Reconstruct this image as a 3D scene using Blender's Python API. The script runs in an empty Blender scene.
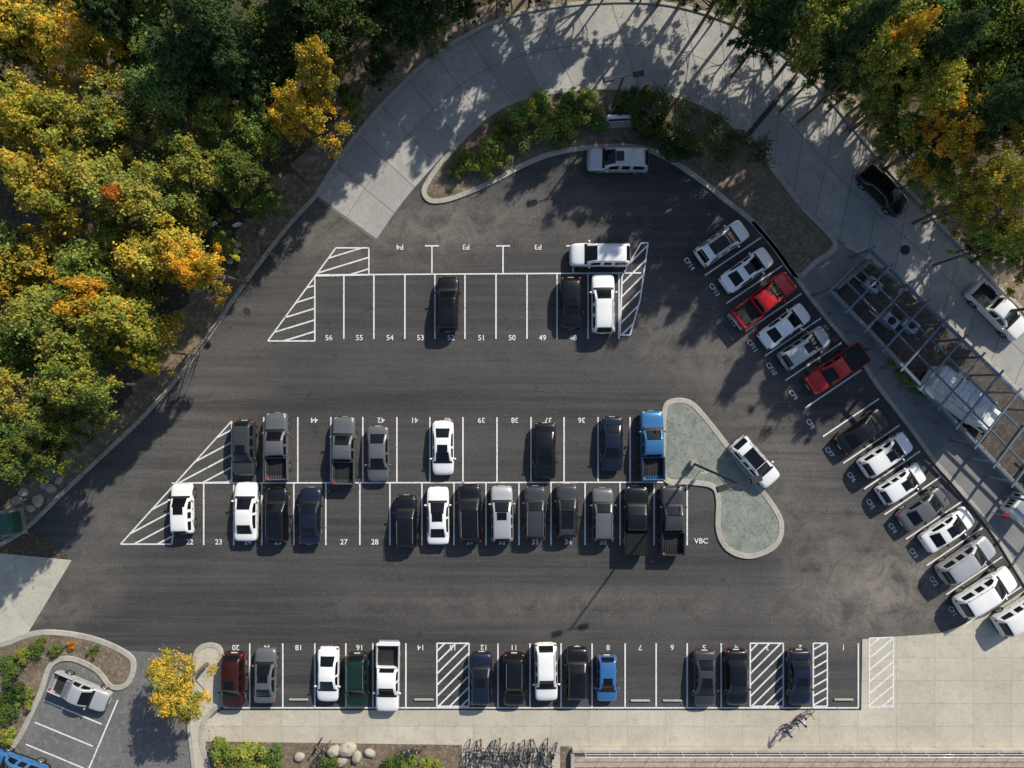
import bpy, math, random
import numpy as np
import bmesh
from mathutils import Vector, Matrix
from mathutils.geometry import tessellate_polygon
random.seed(7)
C = bpy.context.scene.collection
CAMH = 58.0
S = 12.0     # plan scale, drawing units per metre
def P(x, y): return ((x-512)/S, (384-y)/S)
def V(x, y, z):
    f = (CAMH-z)/CAMH
    return ((x-512)/S*f, (384-y)/S*f)

# ---------------------------------------------------------------- materials
class NT:
    def __init__(s, name):
        s.m = bpy.data.materials.new(name); s.m.use_nodes = True
        s.t = s.m.node_tree; s.n = s.t.nodes; s.l = s.t.links
        s.b = s.n['Principled BSDF']; s.out = s.n['Material Output']
        s.geo = s.n.new('ShaderNodeNewGeometry')
    def pos(s, scale=(1, 1, 1), rot=0.0):
        mp = s.n.new('ShaderNodeMapping'); mp.inputs['Scale'].default_value = scale
        mp.inputs['Rotation'].default_value = (0, 0, rot)
        s.l.new(s.geo.outputs['Position'], mp.inputs['Vector']); return mp.outputs[0]
    def noise(s, scale, detail=4, rough=0.6, vec=None, dist=0):
        n = s.n.new('ShaderNodeTexNoise'); n.inputs['Scale'].default_value = scale
        n.inputs['Detail'].default_value = detail; n.inputs['Roughness'].default_value = rough
        n.inputs['Distortion'].default_value = dist
        s.l.new(vec if vec else s.geo.outputs['Position'], n.inputs['Vector']); return n.outputs['Fac']
    def rng(s, v, a, b, c=0.0, d=1.0):
        n = s.n.new('ShaderNodeMapRange'); n.inputs[1].default_value = a; n.inputs[2].default_value = b
        n.inputs[3].default_value = c; n.inputs[4].default_value = d
        s.l.new(v, n.inputs[0]); return n.outputs[0]
    def math(s, op, a, b=None):
        n = s.n.new('ShaderNodeMath'); n.operation = op
        for i, v in enumerate((a, b)):
            if v is None: continue
            if isinstance(v, (int, float)): n.inputs[i].default_value = v
            else: s.l.new(v, n.inputs[i])
        return n.outputs[0]
    def mix(s, f, a, b, mode='MIX'):
        n = s.n.new('ShaderNodeMix'); n.data_type = 'RGBA'; n.blend_type = mode
        for sock, v in ((n.inputs[0], f), (n.inputs[6], a), (n.inputs[7], b)):
            if isinstance(v, (int, float)): sock.default_value = v
            elif isinstance(v, tuple): sock.default_value = (*v, 1) if len(v) == 3 else v
            else: s.l.new(v, sock)
        return n.outputs[2]
    def bump(s, v, strength=0.3, dist=0.02):
        n = s.n.new('ShaderNodeBump'); n.inputs['Strength'].default_value = strength
        n.inputs['Distance'].default_value = dist
        s.l.new(v, n.inputs['Height']); s.l.new(n.outputs[0], s.b.inputs['Normal'])
    def attr(s, name):
        n = s.n.new('ShaderNodeAttribute'); n.attribute_name = name; return n.outputs['Fac']
    def col(s, v, rough=0.85, spec=0.3):
        if isinstance(v, tuple): s.b.inputs['Base Color'].default_value = (*v, 1)
        else: s.l.new(v, s.b.inputs['Base Color'])
        s.b.inputs['Roughness'].default_value = rough
        s.b.inputs['Specular IOR Level'].default_value = spec
        return s.m

def simple(name, c, rough=0.6, metal=0.0, spec=0.5, coat=0.0, var=0.12, vs=3.0):
    t = NT(name)
    f = t.rng(t.noise(vs), .3, .7)
    a = tuple(max(0, x*(1-var)) for x in c); b = tuple(min(1, x*(1+var)) for x in c)
    t.col(t.mix(f, a, b), rough, spec)
    t.b.inputs['Metallic'].default_value = metal
    t.b.inputs['Coat Weight'].default_value = coat
    t.b.inputs['Coat Roughness'].default_value = 0.04
    return t.m

def two(name, c1, c2, s1, c3=None, s2=8, rough=0.9, bump=0.3, fine=18):
    t = NT(name)
    c = t.mix(t.rng(t.noise(s1, 5, .65), .35, .65), c1, c2)
    if c3: c = t.mix(t.rng(t.noise(s2, 4, .7), .5, .68), c, c3)
    g = t.noise(fine, 3, .7)
    c = t.mix(t.rng(g, .3, .7, 0.0, 1.0), t.mix(1.0, c, (.68, .68, .68), 'MULTIPLY'), t.mix(1.0, c, (1.3, 1.3, 1.3), 'MULTIPLY'))
    t.col(c, rough); t.bump(g, bump, .03)
    return t.m

def gauss(t, cx, cy, rx, ry, ang=0):
    """soft elliptical dust patch at a world location"""
    mp = t.n.new('ShaderNodeMapping'); mp.vector_type = 'TEXTURE'
    mp.inputs['Location'].default_value = (cx, cy, 0)
    mp.inputs['Rotation'].default_value = (0, 0, ang)
    mp.inputs['Scale'].default_value = (rx, ry, 1000)
    t.l.new(t.geo.outputs['Position'], mp.inputs['Vector'])
    ln = t.n.new('ShaderNodeVectorMath'); ln.operation = 'LENGTH'
    t.l.new(mp.outputs[0], ln.inputs[0])
    return t.rng(ln.outputs['Value'], 0.2, 1.0, 1.0, 0.0)

def asphalt_new():
    t = NT('asphalt_new')
    big = t.rng(t.noise(.09, 5, .6), .35, .65)
    c = t.mix(big, (.050, .049, .049), (.076, .073, .072))
    # paving lanes laid along the aisles
    pv = t.rng(t.noise(1.0, 2, .5, t.pos((.012, .28, 1))), .42, .58)
    c = t.mix(t.math('MULTIPLY', pv, .6), c, (.038, .037, .038))
    st = t.rng(t.noise(1.0, 6, .75, t.pos((.03, 1.1, 1))), .42, .68)
    c = t.mix(t.math('MULTIPLY', st, .6), c, (.112, .106, .10))
    # diagonal streaks on the left drive
    dm = gauss(t, -27, -3, 24, 5.5, math.radians(52))
    d2 = t.rng(t.noise(1.0, 5, .7, t.pos((.04, .8, 1), -math.radians(52))), .4, .65)
    c = t.mix(t.math('MULTIPLY', t.math('MULTIPLY', dm, d2), .8), c, (.145, .136, .122))
    # diagonal streaks beside the angled stalls
    dm = gauss(t, *P(800, 470), 17, 4.5, math.radians(-52))
    d2 = t.rng(t.noise(1.0, 5, .7, t.pos((.05, .9, 1), math.radians(52)), .5), .4, .65)
    c = t.mix(t.math('MULTIPLY', t.math('MULTIPLY', dm, d2), .7), c, (.16, .147, .127))
    n1 = t.rng(t.noise(.5, 6, .72, dist=.6), .33, .64)
    for (x, y, rx, ry, a, s, cc) in ((895, 585, 12, 6.5, .2, .95, (.23, .205, .17)), (800, 520, 9, 5, -1, .6, (.18, .165, .14)),
                                 (440, 225, 11, 4.5, .1, .9, (.20, .18, .155)), (620, 340, 18, 4, 0, .5, (.14, .13, .12)), (560, 215, 8, 4, 0, .55, (.16, .148, .13)),
                                 (330, 230, 5, 4, 0, .7, (.21, .19, .155)), (700, 360, 9, 5, -.8, .6, (.165, .15, .13)),
                                 (60, 600, 8, 4, .4, .6, (.19, .17, .14)), (560, 605, 26, 2.2, 0, .65, (.155, .14, .12)), (110, 520, 6, 4, .8, .5, (.16, .15, .13))):
        wx, wy = P(x, y)
        m = t.math('MULTIPLY', t.math('MULTIPLY', gauss(t, wx, wy, rx, ry, a), n1), s)
        c = t.mix(m, c, cc)
    sp = t.noise(14, 2, .6)
    c = t.mix(t.rng(sp, .35, .7), t.mix(1.0, c, (.70, .70, .72), 'MULTIPLY'), t.mix(1.0, c, (1.36, 1.35, 1.32), 'MULTIPLY'))
    oil = t.rng(t.noise(.7, 3, .5), .66, .76)
    c = t.mix(t.math('MULTIPLY', oil, .6), c, (.026, .026, .026))
    t.col(c, .85, .3); t.bump(sp, .35, .02)
    return t.m

def concrete(name, a, b, stain, brick=None, rot=0.0, tone=False):
    t = NT(name)
    c = t.mix(t.rng(t.noise(.22, 6, .65), .35, .65), a, b)
    if tone:
        k = t.rng(t.attr('tone'), 0, 1, 0, 1)
        c = t.mix(1.0, c, t.mix(k, (.88, .88, .89), (1.08, 1.07, 1.05)), 'MULTIPLY')
    c = t.mix(t.rng(t.noise(1.1, 6, .75, dist=.4), .5, .75, 0, .75), c, stain)
    c = t.mix(t.rng(t.noise(.35, 7, .75, dist=1.0), .55, .72, 0, .45), c, stain)
    if brick:
        br = t.n.new('ShaderNodeTexBrick'); br.offset = 0; br.inputs['Scale'].default_value = 1
        br.inputs['Brick Width'].default_value = brick[0]; br.inputs['Row Height'].default_value = brick[1]
        br.inputs['Mortar Size'].default_value = .018; br.inputs['Mortar Smooth'].default_value = .3
        br.inputs['Color1'].default_value = (1, 1, 1, 1); br.inputs['Color2'].default_value = (.90, .89, .87, 1)
        br.inputs['Mortar'].default_value = (.62, .6, .57, 1)
        t.l.new(t.pos((1, 1, 1), rot), br.inputs['Vector'])
        c = t.mix(1.0, c, br.outputs['Color'], 'MULTIPLY')
    g = t.noise(9, 4, .7)
    c = t.mix(t.rng(g, .3, .7), t.mix(1.0, c, (.86, .86, .86), 'MULTIPLY'), t.mix(1.0, c, (1.1, 1.1, 1.1), 'MULTIPLY'))
    t.col(c, .85, .3); t.bump(g, .2, .01)
    return t.m

def line_paint():
    t = NT('line_paint')
    w = t.rng(t.noise(5, 5, .75), .50, .68)
    t.col(t.mix(t.math('MULTIPLY', w, .65), (.74, .74, .73), (.22, .22, .22)), .7)
    return t.m

def leaf_mat(name='leaf'):
    t = NT(name)
    oi = t.n.new('ShaderNodeObjectInfo'); tone = t.attr('tone'); hue = t.attr('hue')
    c = oi.outputs['Color']
    warm = t.mix(1.0, c, (1.5, 1.12, .75), 'MULTIPLY')
    cool = t.mix(1.0, c, (.66, .9, .9), 'MULTIPLY')
    c = t.mix(t.rng(hue, 0, 1), cool, warm)
    c = t.mix(1.0, c, t.mix(tone, (.55, .58, .55), (1.6, 1.55, 1.45)), 'MULTIPLY')
    df = t.n.new('ShaderNodeBsdfDiffuse'); t.l.new(c, df.inputs['Color'])
    tr = t.n.new('ShaderNodeBsdfTranslucent'); t.l.new(c, tr.inputs['Color'])
    mx = t.n.new('ShaderNodeMixShader'); mx.inputs[0].default_value = .28
    t.l.new(df.outputs[0], mx.inputs[1]); t.l.new(tr.outputs[0], mx.inputs[2]); t.l.new(mx.outputs[0], t.out.inputs[0])
    t.n.remove(t.b)
    return t.m

M = dict(
    ground=two('forest_floor', (.05, .04, .026), (.10, .077, .046), .5, (.16, .125, .08), 3, fine=6),
    litter=two('leaf_litter', (.14, .108, .07), (.24, .19, .125), .6, (.38, .33, .25), 2.0, fine=5),
    mulch=two('mulch', (.12, .092, .062), (.20, .155, .11), .7, (.28, .235, .175), 4, fine=7),
    gravel=two('green_gravel', (.20, .22, .19), (.28, .295, .255), .8, (.14, .155, .14), 3, fine=10),
    pink=two('pink_gravel', (.40, .30, .25), (.50, .40, .33), .6, (.26, .22, .19), 4, fine=8),
    asphalt=asphalt_new(),
    old=two('asphalt_old', (.12, .12, .12), (.17, .168, .165), .3, (.21, .205, .195), 2, fine=10),
    road=concrete('road_concrete', (.34, .335, .315), (.44, .43, .39), (.25, .24, .225), tone=True),
    roadL=concrete('road_concrete_pale', (.46, .44, .37), (.54, .51, .43), (.34, .32, .28), brick=(4.0, 4.0), rot=.9),
    walk=concrete('walk_concrete', (.48, .44, .355), (.58, .53, .43), (.37, .34, .285), brick=(3.2, 1.9)),
    slab=concrete('slab_grey', (.20, .20, .20), (.27, .27, .26), (.14, .14, .14), brick=(2.4, 2.4), rot=.75),
    yard=two('yard_surface', (.055, .048, .042), (.095, .08, .068), .6, (.14, .12, .10), 3, fine=8),
    curb=concrete('kerb_concrete', (.38, .36, .31), (.48, .455, .395), (.22, .21, .19), brick=(3, 3)),
    joint=simple('joint_dark', (.15, .145, .135), .9),
    drain=simple('drain_iron', (.03, .03, .032), .7),
    line=line_paint(),
    bark=two('bark', (.10, .075, .055), (.16, .12, .09), 3, fine=20),
    leaf=leaf_mat(),
    glass=simple('car_glass', (.006, .007, .009), .04, spec=.45, var=.05),
    black=simple('black_plastic', (.012, .012, .013), .5, spec=.3),
    tyre=simple('tyre_rubber', (.022, .022, .022), .85),
    rim=simple('alloy_rim', (.45, .45, .46), .3, metal=.8),
    head=simple('headlight_lens', (.45, .47, .5), .1, spec=.7),
    tail=simple('taillight_lens', (.30, .01, .012), .15),
    liner=simple('bed_liner', (.02, .02, .021), .8),
    steel=simple('galvanised_steel', (.36, .39, .43), .45, metal=.3),
    frame=simple('painted_frame_steel', (.13, .165, .21), .4, metal=.2),
    white=simple('white_paint', (.75, .75, .74), .4, coat=.3),
    offw=two('trailer_roof', (.60, .61, .61), (.70, .70, .69), .8, (.45, .45, .44), 2.5, fine=12, rough=.5, bump=.05),
    green=simple('green_enamel', (.03, .10, .075), .5),
    red=simple('red_paint', (.5, .03, .03), .5),
    skin=simple('skin', (.45, .27, .19), .6), hair=simple('hair', (.03, .02, .015), .7),
    denim=simple('denim', (.04, .06, .12), .9), shirt=simple('shirt', (.5, .5, .52), .9),
    stone=two('boulder_stone', (.36, .32, .25), (.5, .45, .36), 1.5, (.22, .2, .17), 3),
)

# ---------------------------------------------------------------- mesh builder
class MB:
    def __init__(s): s.v = []; s.f = []; s.m = []; s.mats = []; s.sm = []
    def mi(s, m):
        m = M[m] if isinstance(m, str) else m
        if m not in s.mats: s.mats.append(m)
        return s.mats.index(m)
    def add(s, vs, fs, m, smooth=False):
        o = len(s.v); s.v += [tuple(v) for v in vs]; k = s.mi(m)
        for f in fs: s.f.append(tuple(i+o for i in f)); s.m.append(k); s.sm.append(smooth)
    def poly(s, pts, z, m):
        tri = tessellate_polygon([[Vector((x, y, 0)) for x, y in pts]])
        fs = []
        for t in tri:
            a, b, c = [pts[i] for i in t]
            cr = (b[0]-a[0])*(c[1]-a[1])-(b[1]-a[1])*(c[0]-a[0])
            fs.append(t if cr > 0 else (t[0], t[2], t[1]))
        s.add([(x, y, z) for x, y in pts], fs, m)
    def prism(s, pts, z0, z1, m, mside=None):
        s.poly(pts, z1, m); n = len(pts)
        vs = [(x, y, z0) for x, y in pts]+[(x, y, z1) for x, y in pts]
        s.add(vs, [(i, (i+1) % n, (i+1) % n+n, i+n) for i in range(n)], mside or m)
    def strip(s, pts, w, z, m, h=0, closed=False):
        n = len(pts); L = []; R = []
        for i, p in enumerate(pts):
            a = pts[(i-1) % n] if (closed or i > 0) else p
            b = pts[(i+1) % n] if (closed or i < n-1) else p
            dx, dy = b[0]-a[0], b[1]-a[1]; l = math.hypot(dx, dy) or 1
            nx, ny = -dy/l*w/2, dx/l*w/2
            L.append((p[0]+nx, p[1]+ny)); R.append((p[0]-nx, p[1]-ny))
        if h == 0:
            vs = [(x, y, z) for x, y in L]+[(x, y, z) for x, y in R]
            s.add(vs, [(i, i+n, (i+1) % n+n, (i+1) % n) for i in range(n if closed else n-1)], m)
        else:
            c = min(.03, w*.2); vs = []
            for i in range(n):
                (lx, ly), (rx, ry) = L[i], R[i]; tx, ty = (rx-lx)/w, (ry-ly)/w
                vs += [(lx, ly, z), (lx, ly, z+h-c), (lx+tx*c, ly+ty*c, z+h), (rx-tx*c, ry-ty*c, z+h), (rx, ry, z+h-c), (rx, ry, z)]
            fs = []
            for i in range(n if closed else n-1):
                j = (i+1) % n
                for k in range(5): fs.append((i*6+k, i*6+k+1, j*6+k+1, j*6+k))
            if not closed: fs += [tuple(range(5, -1, -1)), tuple((n-1)*6+k for k in range(6))]
            s.add(vs, fs, m)
    def box(s, c, d, m, rot=0.0, taper=1.0, bev=0.0, rx=0.0):
        x, y, z = d[0]/2, d[1]/2, d[2]/2
        R = Matrix.Rotation(rot, 3, 'Z') @ Matrix.Rotation(rx, 3, 'Y')
        if bev <= 0:
            vs = [(sx*x*(taper if sz > 0 else 1), sy*y*(taper if sz > 0 else 1), sz*z) for sz in (-1, 1) for sx, sy in ((-1, -1), (1, -1), (1, 1), (-1, 1))]
            fs = [(3, 2, 1, 0), (4, 5, 6, 7), (0, 1, 5, 4), (1, 2, 6, 5), (2, 3, 7, 6), (3, 0, 4, 7)]
        else:
            b = bev; vs = []
            for zz, ins in ((-z, b), (-z+b, 0), (z-b, 0), (z, b)):
                for sx, sy in ((-1, -1), (1, -1), (1, 1), (-1, 1)):
                    vs += [(sx*(x-ins), sy*(y-b), zz), (sx*(x-b), sy*(y-ins), zz)]
            fs = []
            ang = sorted(range(8), key=lambda i: math.atan2(vs[8+i][1]/y, vs[8+i][0]/x))
            vs2 = []
            for k in range(4): vs2 += [vs[k*8+i] for i in ang]
            vs = vs2
            for k in range(3):
                for i in range(8): fs.append((k*8+i, k*8+(i+1) % 8, (k+1)*8+(i+1) % 8, (k+1)*8+i))
            fs += [tuple(range(7, -1, -1)), tuple(24+i for i in range(8))]
        s.add([tuple(R @ Vector(v)+Vector(c)) for v in vs], fs, m)
    def tube(s, p0, p1, r0, r1, m, n=8, cap=True, smooth=True):
        p0, p1 = Vector(p0), Vector(p1); d = (p1-p0)
        if d.length < 1e-6: return
        q = d.normalized().to_track_quat('Z', 'Y').to_matrix(); vs = []
        for p, r in ((p0, r0), (p1, r1)):
            for i in range(n):
                a = 2*math.pi*i/n; vs.append(tuple(p+q @ Vector((math.cos(a)*r, math.sin(a)*r, 0))))
        s.add(vs, [(i, (i+1) % n, (i+1) % n+n, i+n) for i in range(n)], m, smooth)
        if cap:
            s.add(vs[:n], [tuple(range(n-1, -1, -1))], m); s.add(vs[n:], [tuple(range(n))], m)
    def ell(s, c, r, m, nu=10, nv=6, rot=0.0, jit=0.0, rnd=None):
        vs = []; R = Matrix.Rotation(rot, 3, 'Z')
        for j in range(nv+1):
            ph = math.pi*j/nv
            for i in range(nu):
                th = 2*math.pi*i/nu; k = 1+(rnd.uniform(-jit, jit) if rnd else 0)
                vs.append(tuple(R @ Vector((r[0]*math.sin(ph)*math.cos(th)*k, r[1]*math.sin(ph)*math.sin(th)*k, r[2]*math.cos(ph)*k))+Vector(c)))
        fs = [(j*nu+i, (j+1)*nu+i, (j+1)*nu+(i+1) % nu, j*nu+(i+1) % nu) for j in range(nv) for i in range(nu)]
        s.add(vs, fs, m, True)
    def torus(s, c, R_, r, m, axis='y', n=24, k=6):
        vs = []; fs = []
        for i in range(n):
            a = 2*math.pi*i/n
            for j in range(k):
                b = 2*math.pi*j/k; rr = R_+r*math.cos(b); o = r*math.sin(b)
                p = (rr*math.cos(a), o, rr*math.sin(a)) if axis == 'y' else (rr*math.cos(a), rr*math.sin(a), o)
                vs.append((c[0]+p[0], c[1]+p[1], c[2]+p[2]))
        for i in range(n):
            for j in range(k): fs.append((i*k+j, ((i+1) % n)*k+j, ((i+1) % n)*k+(j+1) % k, i*k+(j+1) % k))
        s.add(vs, fs, m, True)
    def mesh(s, name):
        me = bpy.data.meshes.new(name); me.from_pydata(s.v, [], s.f)
        for m in s.mats: me.materials.append(m)
        me.polygons.foreach_set('material_index', s.m)
        me.polygons.foreach_set('use_smooth', s.sm); me.update(); return me
    def obj(s, name, loc=(0, 0, 0), rot=0.0):
        o = bpy.data.objects.new(name, s.mesh(name)); C.objects.link(o)
        o.location = loc; o.rotation_euler = (0, 0, rot); return o

def smooth(pts, k=8, closed=False):
    n = len(pts); out = []
    for i in range(n if closed else n-1):
        g = lambda j: pts[j % n] if closed else pts[max(0, min(n-1, j))]
        p0, p1, p2, p3 = g(i-1), g(i), g(i+1), g(i+2)
        for q in range(k):
            t = q/k; t2 = t*t; t3 = t2*t
            out.append(tuple(.5*(2*p1[a]+(p2[a]-p0[a])*t+(2*p0[a]-5*p1[a]+4*p2[a]-p3[a])*t2+(-p0[a]+3*p1[a]-3*p2[a]+p3[a])*t3) for a in (0, 1)))
    if not closed: out.append(pts[-1])
    return out
def PP(l): return [P(*p) for p in l]
def resample(pts, n):
    d = [0]
    for a, b in zip(pts, pts[1:]): d.append(d[-1]+math.hypot(b[0]-a[0], b[1]-a[1]))
    out = []; j = 0
    for i in range(n):
        t = d[-1]*i/(n-1)
        while j < len(d)-2 and d[j+1] < t: j += 1
        u = (t-d[j])/max(1e-9, d[j+1]-d[j]); a, b = pts[j], pts[j+1]
        out.append((a[0]+(b[0]-a[0])*u, a[1]+(b[1]-a[1])*u))
    return out

# ---------------------------------------------------------------- ground
b = MB(); b.poly([(-500, -500), (500, -500), (500, 500), (-500, 500)], 0, 'ground'); b.obj('ground')
asph = [(312, 196), (330, 190), (400, 140), (700, 90), (760, 190), (820, 270), (900, 370), (1010, 500), (1060, 560), (1060, 600), (1024, 600), (985, 618), (940, 634),
        (861, 639), (861, 709), (215, 709), (205, 655), (120, 650), (60, 636), (24, 640), (72, 560), (30, 527), (64, 494), (110, 452), (178, 380), (240, 296)]
b = MB(); b.poly(PP(asph), .02, 'asphalt'); b.obj('asphalt_parking_lot')
b = MB(); b.poly(PP([(-40, 640), (24, 640), (60, 636), (120, 650), (205, 655), (240, 709), (215, 830), (-80, 830)]), .014, 'old'); b.obj('old_asphalt_parking_lot')
b = MB(); b.poly(PP([(-120, 560), (0, 553), (30, 556), (72, 560), (24, 640), (0, 650), (-120, 660)]), .03, 'roadL'); b.obj('concrete_driveway')
# ragged verge of litter and gravel between kerb and trees
rv = random.Random(11)
ke = resample(smooth([(316, 192), (285, 228), (240, 288), (205, 340), (176, 378), (140, 418), (100, 456), (62, 492), (30, 522), (0, 543), (-60, 566)], 6), 60)
vb = []
for i, p in enumerate(ke):
    a = ke[max(0, i-1)]; c = ke[min(59, i+1)]; dx, dy = c[0]-a[0], c[1]-a[1]; l = math.hypot(dx, dy)
    w_ = 30+rv.uniform(-12, 12)+10*math.sin(i*.35); vb.append((p[0]-abs(dy)/l*w_, p[1]-abs(dx)/l*w_))
b = MB(); b.poly(PP(ke+vb[::-1]), .008, 'litter')
b.poly(PP([(316, 192), (345, 148), (390, 94), (440, 50), (500, 17), (560, 3), (640, -2), (700, 8), (760, 34), (812, 76), (852, 122), (890, 168), (930, 210), (975, 258), (1030, 314), (1090, 376),
           (1105, 360), (1045, 300), (990, 240), (945, 195), (900, 150), (865, 108), (825, 62), (770, 18), (705, -10), (640, -18), (560, -14), (492, 2), (430, 34), (375, 78), (330, 130), (290, 165)]), .008, 'litter')
b.obj('leaf_litter_verge')

outer = smooth([(316, 196), (345, 150), (390, 97), (440, 52), (500, 20), (560, 6), (640, 2), (700, 12), (760, 38), (812, 80), (852, 126), (890, 172), (930, 214), (975, 262), (1030, 318), (1090, 380)], 10)
inner = smooth([(376, 240), (402, 203), (432, 168), (466, 132), (500, 106), (540, 93), (600, 86), (660, 91), (708, 106), (745, 135), (775, 170), (802, 205), (832, 236), (865, 257), (905, 285), (945, 322), (990, 364), (1060, 432)], 10)
NS = 27; K = 6
o_ = resample(PP(outer), NS*K+1); i_ = resample(PP(inner), NS*K+1)
b = MB(); tones = []
for lane in range(2):
    for sgi in range(NS):
        tv = random.random()
        for k in range(K):
            q = sgi*K+k
            def L(t, idx): return (i_[idx][0]*(1-t)+o_[idx][0]*t, i_[idx][1]*(1-t)+o_[idx][1]*t)
            a0, a1 = lane*.5, lane*.5+.5
            vs = [(*L(a0, q), .03), (*L(a0, q+1), .03), (*L(a1, q+1), .03), (*L(a1, q), .03)]
            b.add(vs, [(3, 2, 1, 0)], 'road'); tones.append(tv)
me_o = b.obj('concrete_loop_road')
at = me_o.data.attributes.new('tone', 'FLOAT', 'FACE'); at.data.foreach_set('value', tones)
bm = bmesh.new(); bm.from_mesh(me_o.data)
for f in bm.faces:
    if f.normal.z < 0: f.normal_flip()
bm.to_mesh(me_o.data); bm.free()
b = MB()
mid = [((p[0]+q[0])/2, (p[1]+q[1])/2) for p, q in zip(o_, i_)]
b.strip(mid, .045, .036, 'joint')
for s_ in range(1, NS): b.strip([i_[s_*K], o_[s_*K]], .045, .038, 'joint')
b.obj('road_joints')
b = MB(); b.strip([P(*p) for p in ((747, 136), (797, 76))], .45, .042, 'drain', h=.006); b.strip([P(*p) for p in ((376, 240), (316, 197))], .25, .037, 'joint'); b.obj('trench_drain')
# kerbs
b = MB()
b.strip(PP(smooth([(316, 196), (285, 230), (240, 290), (205, 342), (176, 380), (140, 420), (100, 458), (62, 494), (30, 525), (0, 545), (-60, 570)], 6)), .34, 0, 'curb', h=.15)
b.strip([(x, y) for x, y in resample(PP(outer), 120)], .3, 0, 'curb', h=.15)
b.strip([(x, y) for x, y in resample(PP(inner[124:]), 40)], .3, 0, 'curb', h=.17)
b.obj('perimeter_kerb')

isl = smooth([(440, 165), (428, 182), (424, 193), (431, 201), (447, 200), (470, 192), (500, 178), (530, 162), (560, 152), (600, 147), (640, 148), (670, 160), (700, 180), (725, 200), (752, 222), (775, 249), (796, 276), (815, 262), (835, 244), (802, 207), (775, 172), (745, 137), (710, 108), (660, 93), (600, 88), (540, 95), (500, 108), (468, 134)], 5, True)
b = MB(); b.prism(PP(isl), 0.0, .11, 'mulch'); b.strip(PP(isl), .42, 0, 'curb', h=.15, closed=True); b.obj('planted_island')
slab = [(752, 222), (775, 249), (795, 277), (815, 304), (838, 332), (858, 356), (877, 385), (897, 411), (916, 436), (935, 462), (957, 487), (978, 512), (998, 540), (1014, 566), (1060, 640), (1100, 640), (1100, 500), (1060, 434), (990, 366), (945, 324), (905, 287), (865, 259), (835, 240), (815, 264), (796, 278)]
b = MB(); b.poly(PP(slab[1:]), .125, 'slab'); b.strip(PP(smooth(slab[:15], 4)), .35, 0, 'curb', h=.15); b.obj('sidewalk')
td = smooth([(664, 412), (670, 402), (688, 402), (705, 418), (740, 463), (774, 508), (781, 528), (774, 546), (750, 556), (728, 549), (718, 530), (718, 500), (712, 486), (690, 482), (664, 478), (663, 440)], 5, True)
b = MB(); b.prism(PP(td), 0.0, .11, 'gravel'); b.strip(PP(td), .45, 0, 'curb', h=.15, closed=True); b.obj('gravel_island')
wk = [(222, 710), (861, 710), (862, 639), (940, 633), (985, 616), (1024, 590), (1040, 575), (1100, 640), (1100, 746), (200, 746), (204, 722)]
b = MB(); b.poly(PP(wk), .05, 'walk'); b.obj('concrete_walkway')
il = smooth([(-20, 662), (10, 642), (45, 632), (92, 638), (128, 654), (134, 668), (127, 684), (112, 686), (98, 670), (72, 658), (52, 664), (42, 690), (34, 708), (15, 744), (-20, 775)], 5, True)
b = MB(); b.prism(PP(il), 0, .11, 'mulch'); b.strip(PP(il), .45, 0, 'curb', h=.15, closed=True); b.obj('corner_island')
il2 = smooth([(194, 662), (200, 648), (214, 645), (222, 655), (222, 700), (214, 709), (204, 722), (202, 744), (210, 768), (215, 800), (200, 800), (192, 745), (188, 700)], 5, True)
b = MB(); b.prism(PP(il2), 0, .11, 'walk'); b.strip(PP(il2), .4, 0, 'curb', h=.15, closed=True); b.obj('tree_island')
b = MB(); b.poly(PP([(206, 741), (570, 746), (570, 830), (215, 830)]), .06, 'mulch'); b.obj('planting_bed')
b = MB(); b.poly(PP([(570, 746), (1100, 746), (1100, 830), (570, 830)]), .064, 'pink'); b.obj('gravel_bed')
b = MB(); b.strip(PP([(572, 748), (1100, 748)]), .3, 0, 'curb', h=.55)
b.strip(PP([(572, 830), (572, 751)]), .3, 0, 'curb', h=.55); b.obj('low_wall')
b = MB()
for i in range(22):
    x = 584+i*24
    b.tube((*P(x, 748), .55), (*P(x, 748), 1.45), .02, .02, 'white', 6)
for z in (1.45, 1.05): b.tube((*P(584, 748), z), (*P(1088, 748), z), .022, .022, 'white', 6)
b.obj('handrail')

# ---------------------------------------------------------------- markings
b = MB(); zi = [0]
def ln(x0, y0, x1, y1, w=.12, m='line', z=.056):
    zi[0] += 1
    b.strip([P(x0, y0), P(x1, y1)], w, z+(zi[0] % 11)*.0006, m)
def hatch(poly, ang, sp, outline=True):
    n = len(poly)
    if outline:
        for i in range(n): ln(*poly[i], *poly[(i+1) % n])
    d = (math.cos(ang), -math.sin(ang)); nn = (-d[1], d[0])
    pr = [p[0]*nn[0]+p[1]*nn[1] for p in poly]; t = min(pr)+sp*.7
    while t < max(pr):
        hits = []
        for i in range(n):
            a, c = pr[i], pr[(i+1) % n]
            if (a-t)*(c-t) < 0:
                u = (t-a)/(c-a); p, q = poly[i], poly[(i+1) % n]
                hits.append((p[0]+(q[0]-p[0])*u, p[1]+(q[1]-p[1])*u))
        hits.sort(key=lambda h: h[0]*d[0]+h[1]*d[1])
        for i in range(0, len(hits)-1, 2): ln(*hits[i], *hits[i+1], w=.13)
        t += sp
for x in (344, 374, 405, 435, 465, 496, 527, 557, 588, 619): ln(x, 274, x, 339)
ln(315, 275, 641, 273)
for x in (432, 503, 573): ln(x, 246, x, 273); ln(x-7, 246, x+7, 246)
hatch([(268, 341), (336, 248), (369, 248), (369, 275), (315, 276), (315, 341)], math.radians(17), 11)
hatch([(620, 335), (622, 276), (641, 243), (648, 243), (640, 300), (630, 335)], math.radians(45), 9)
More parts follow.
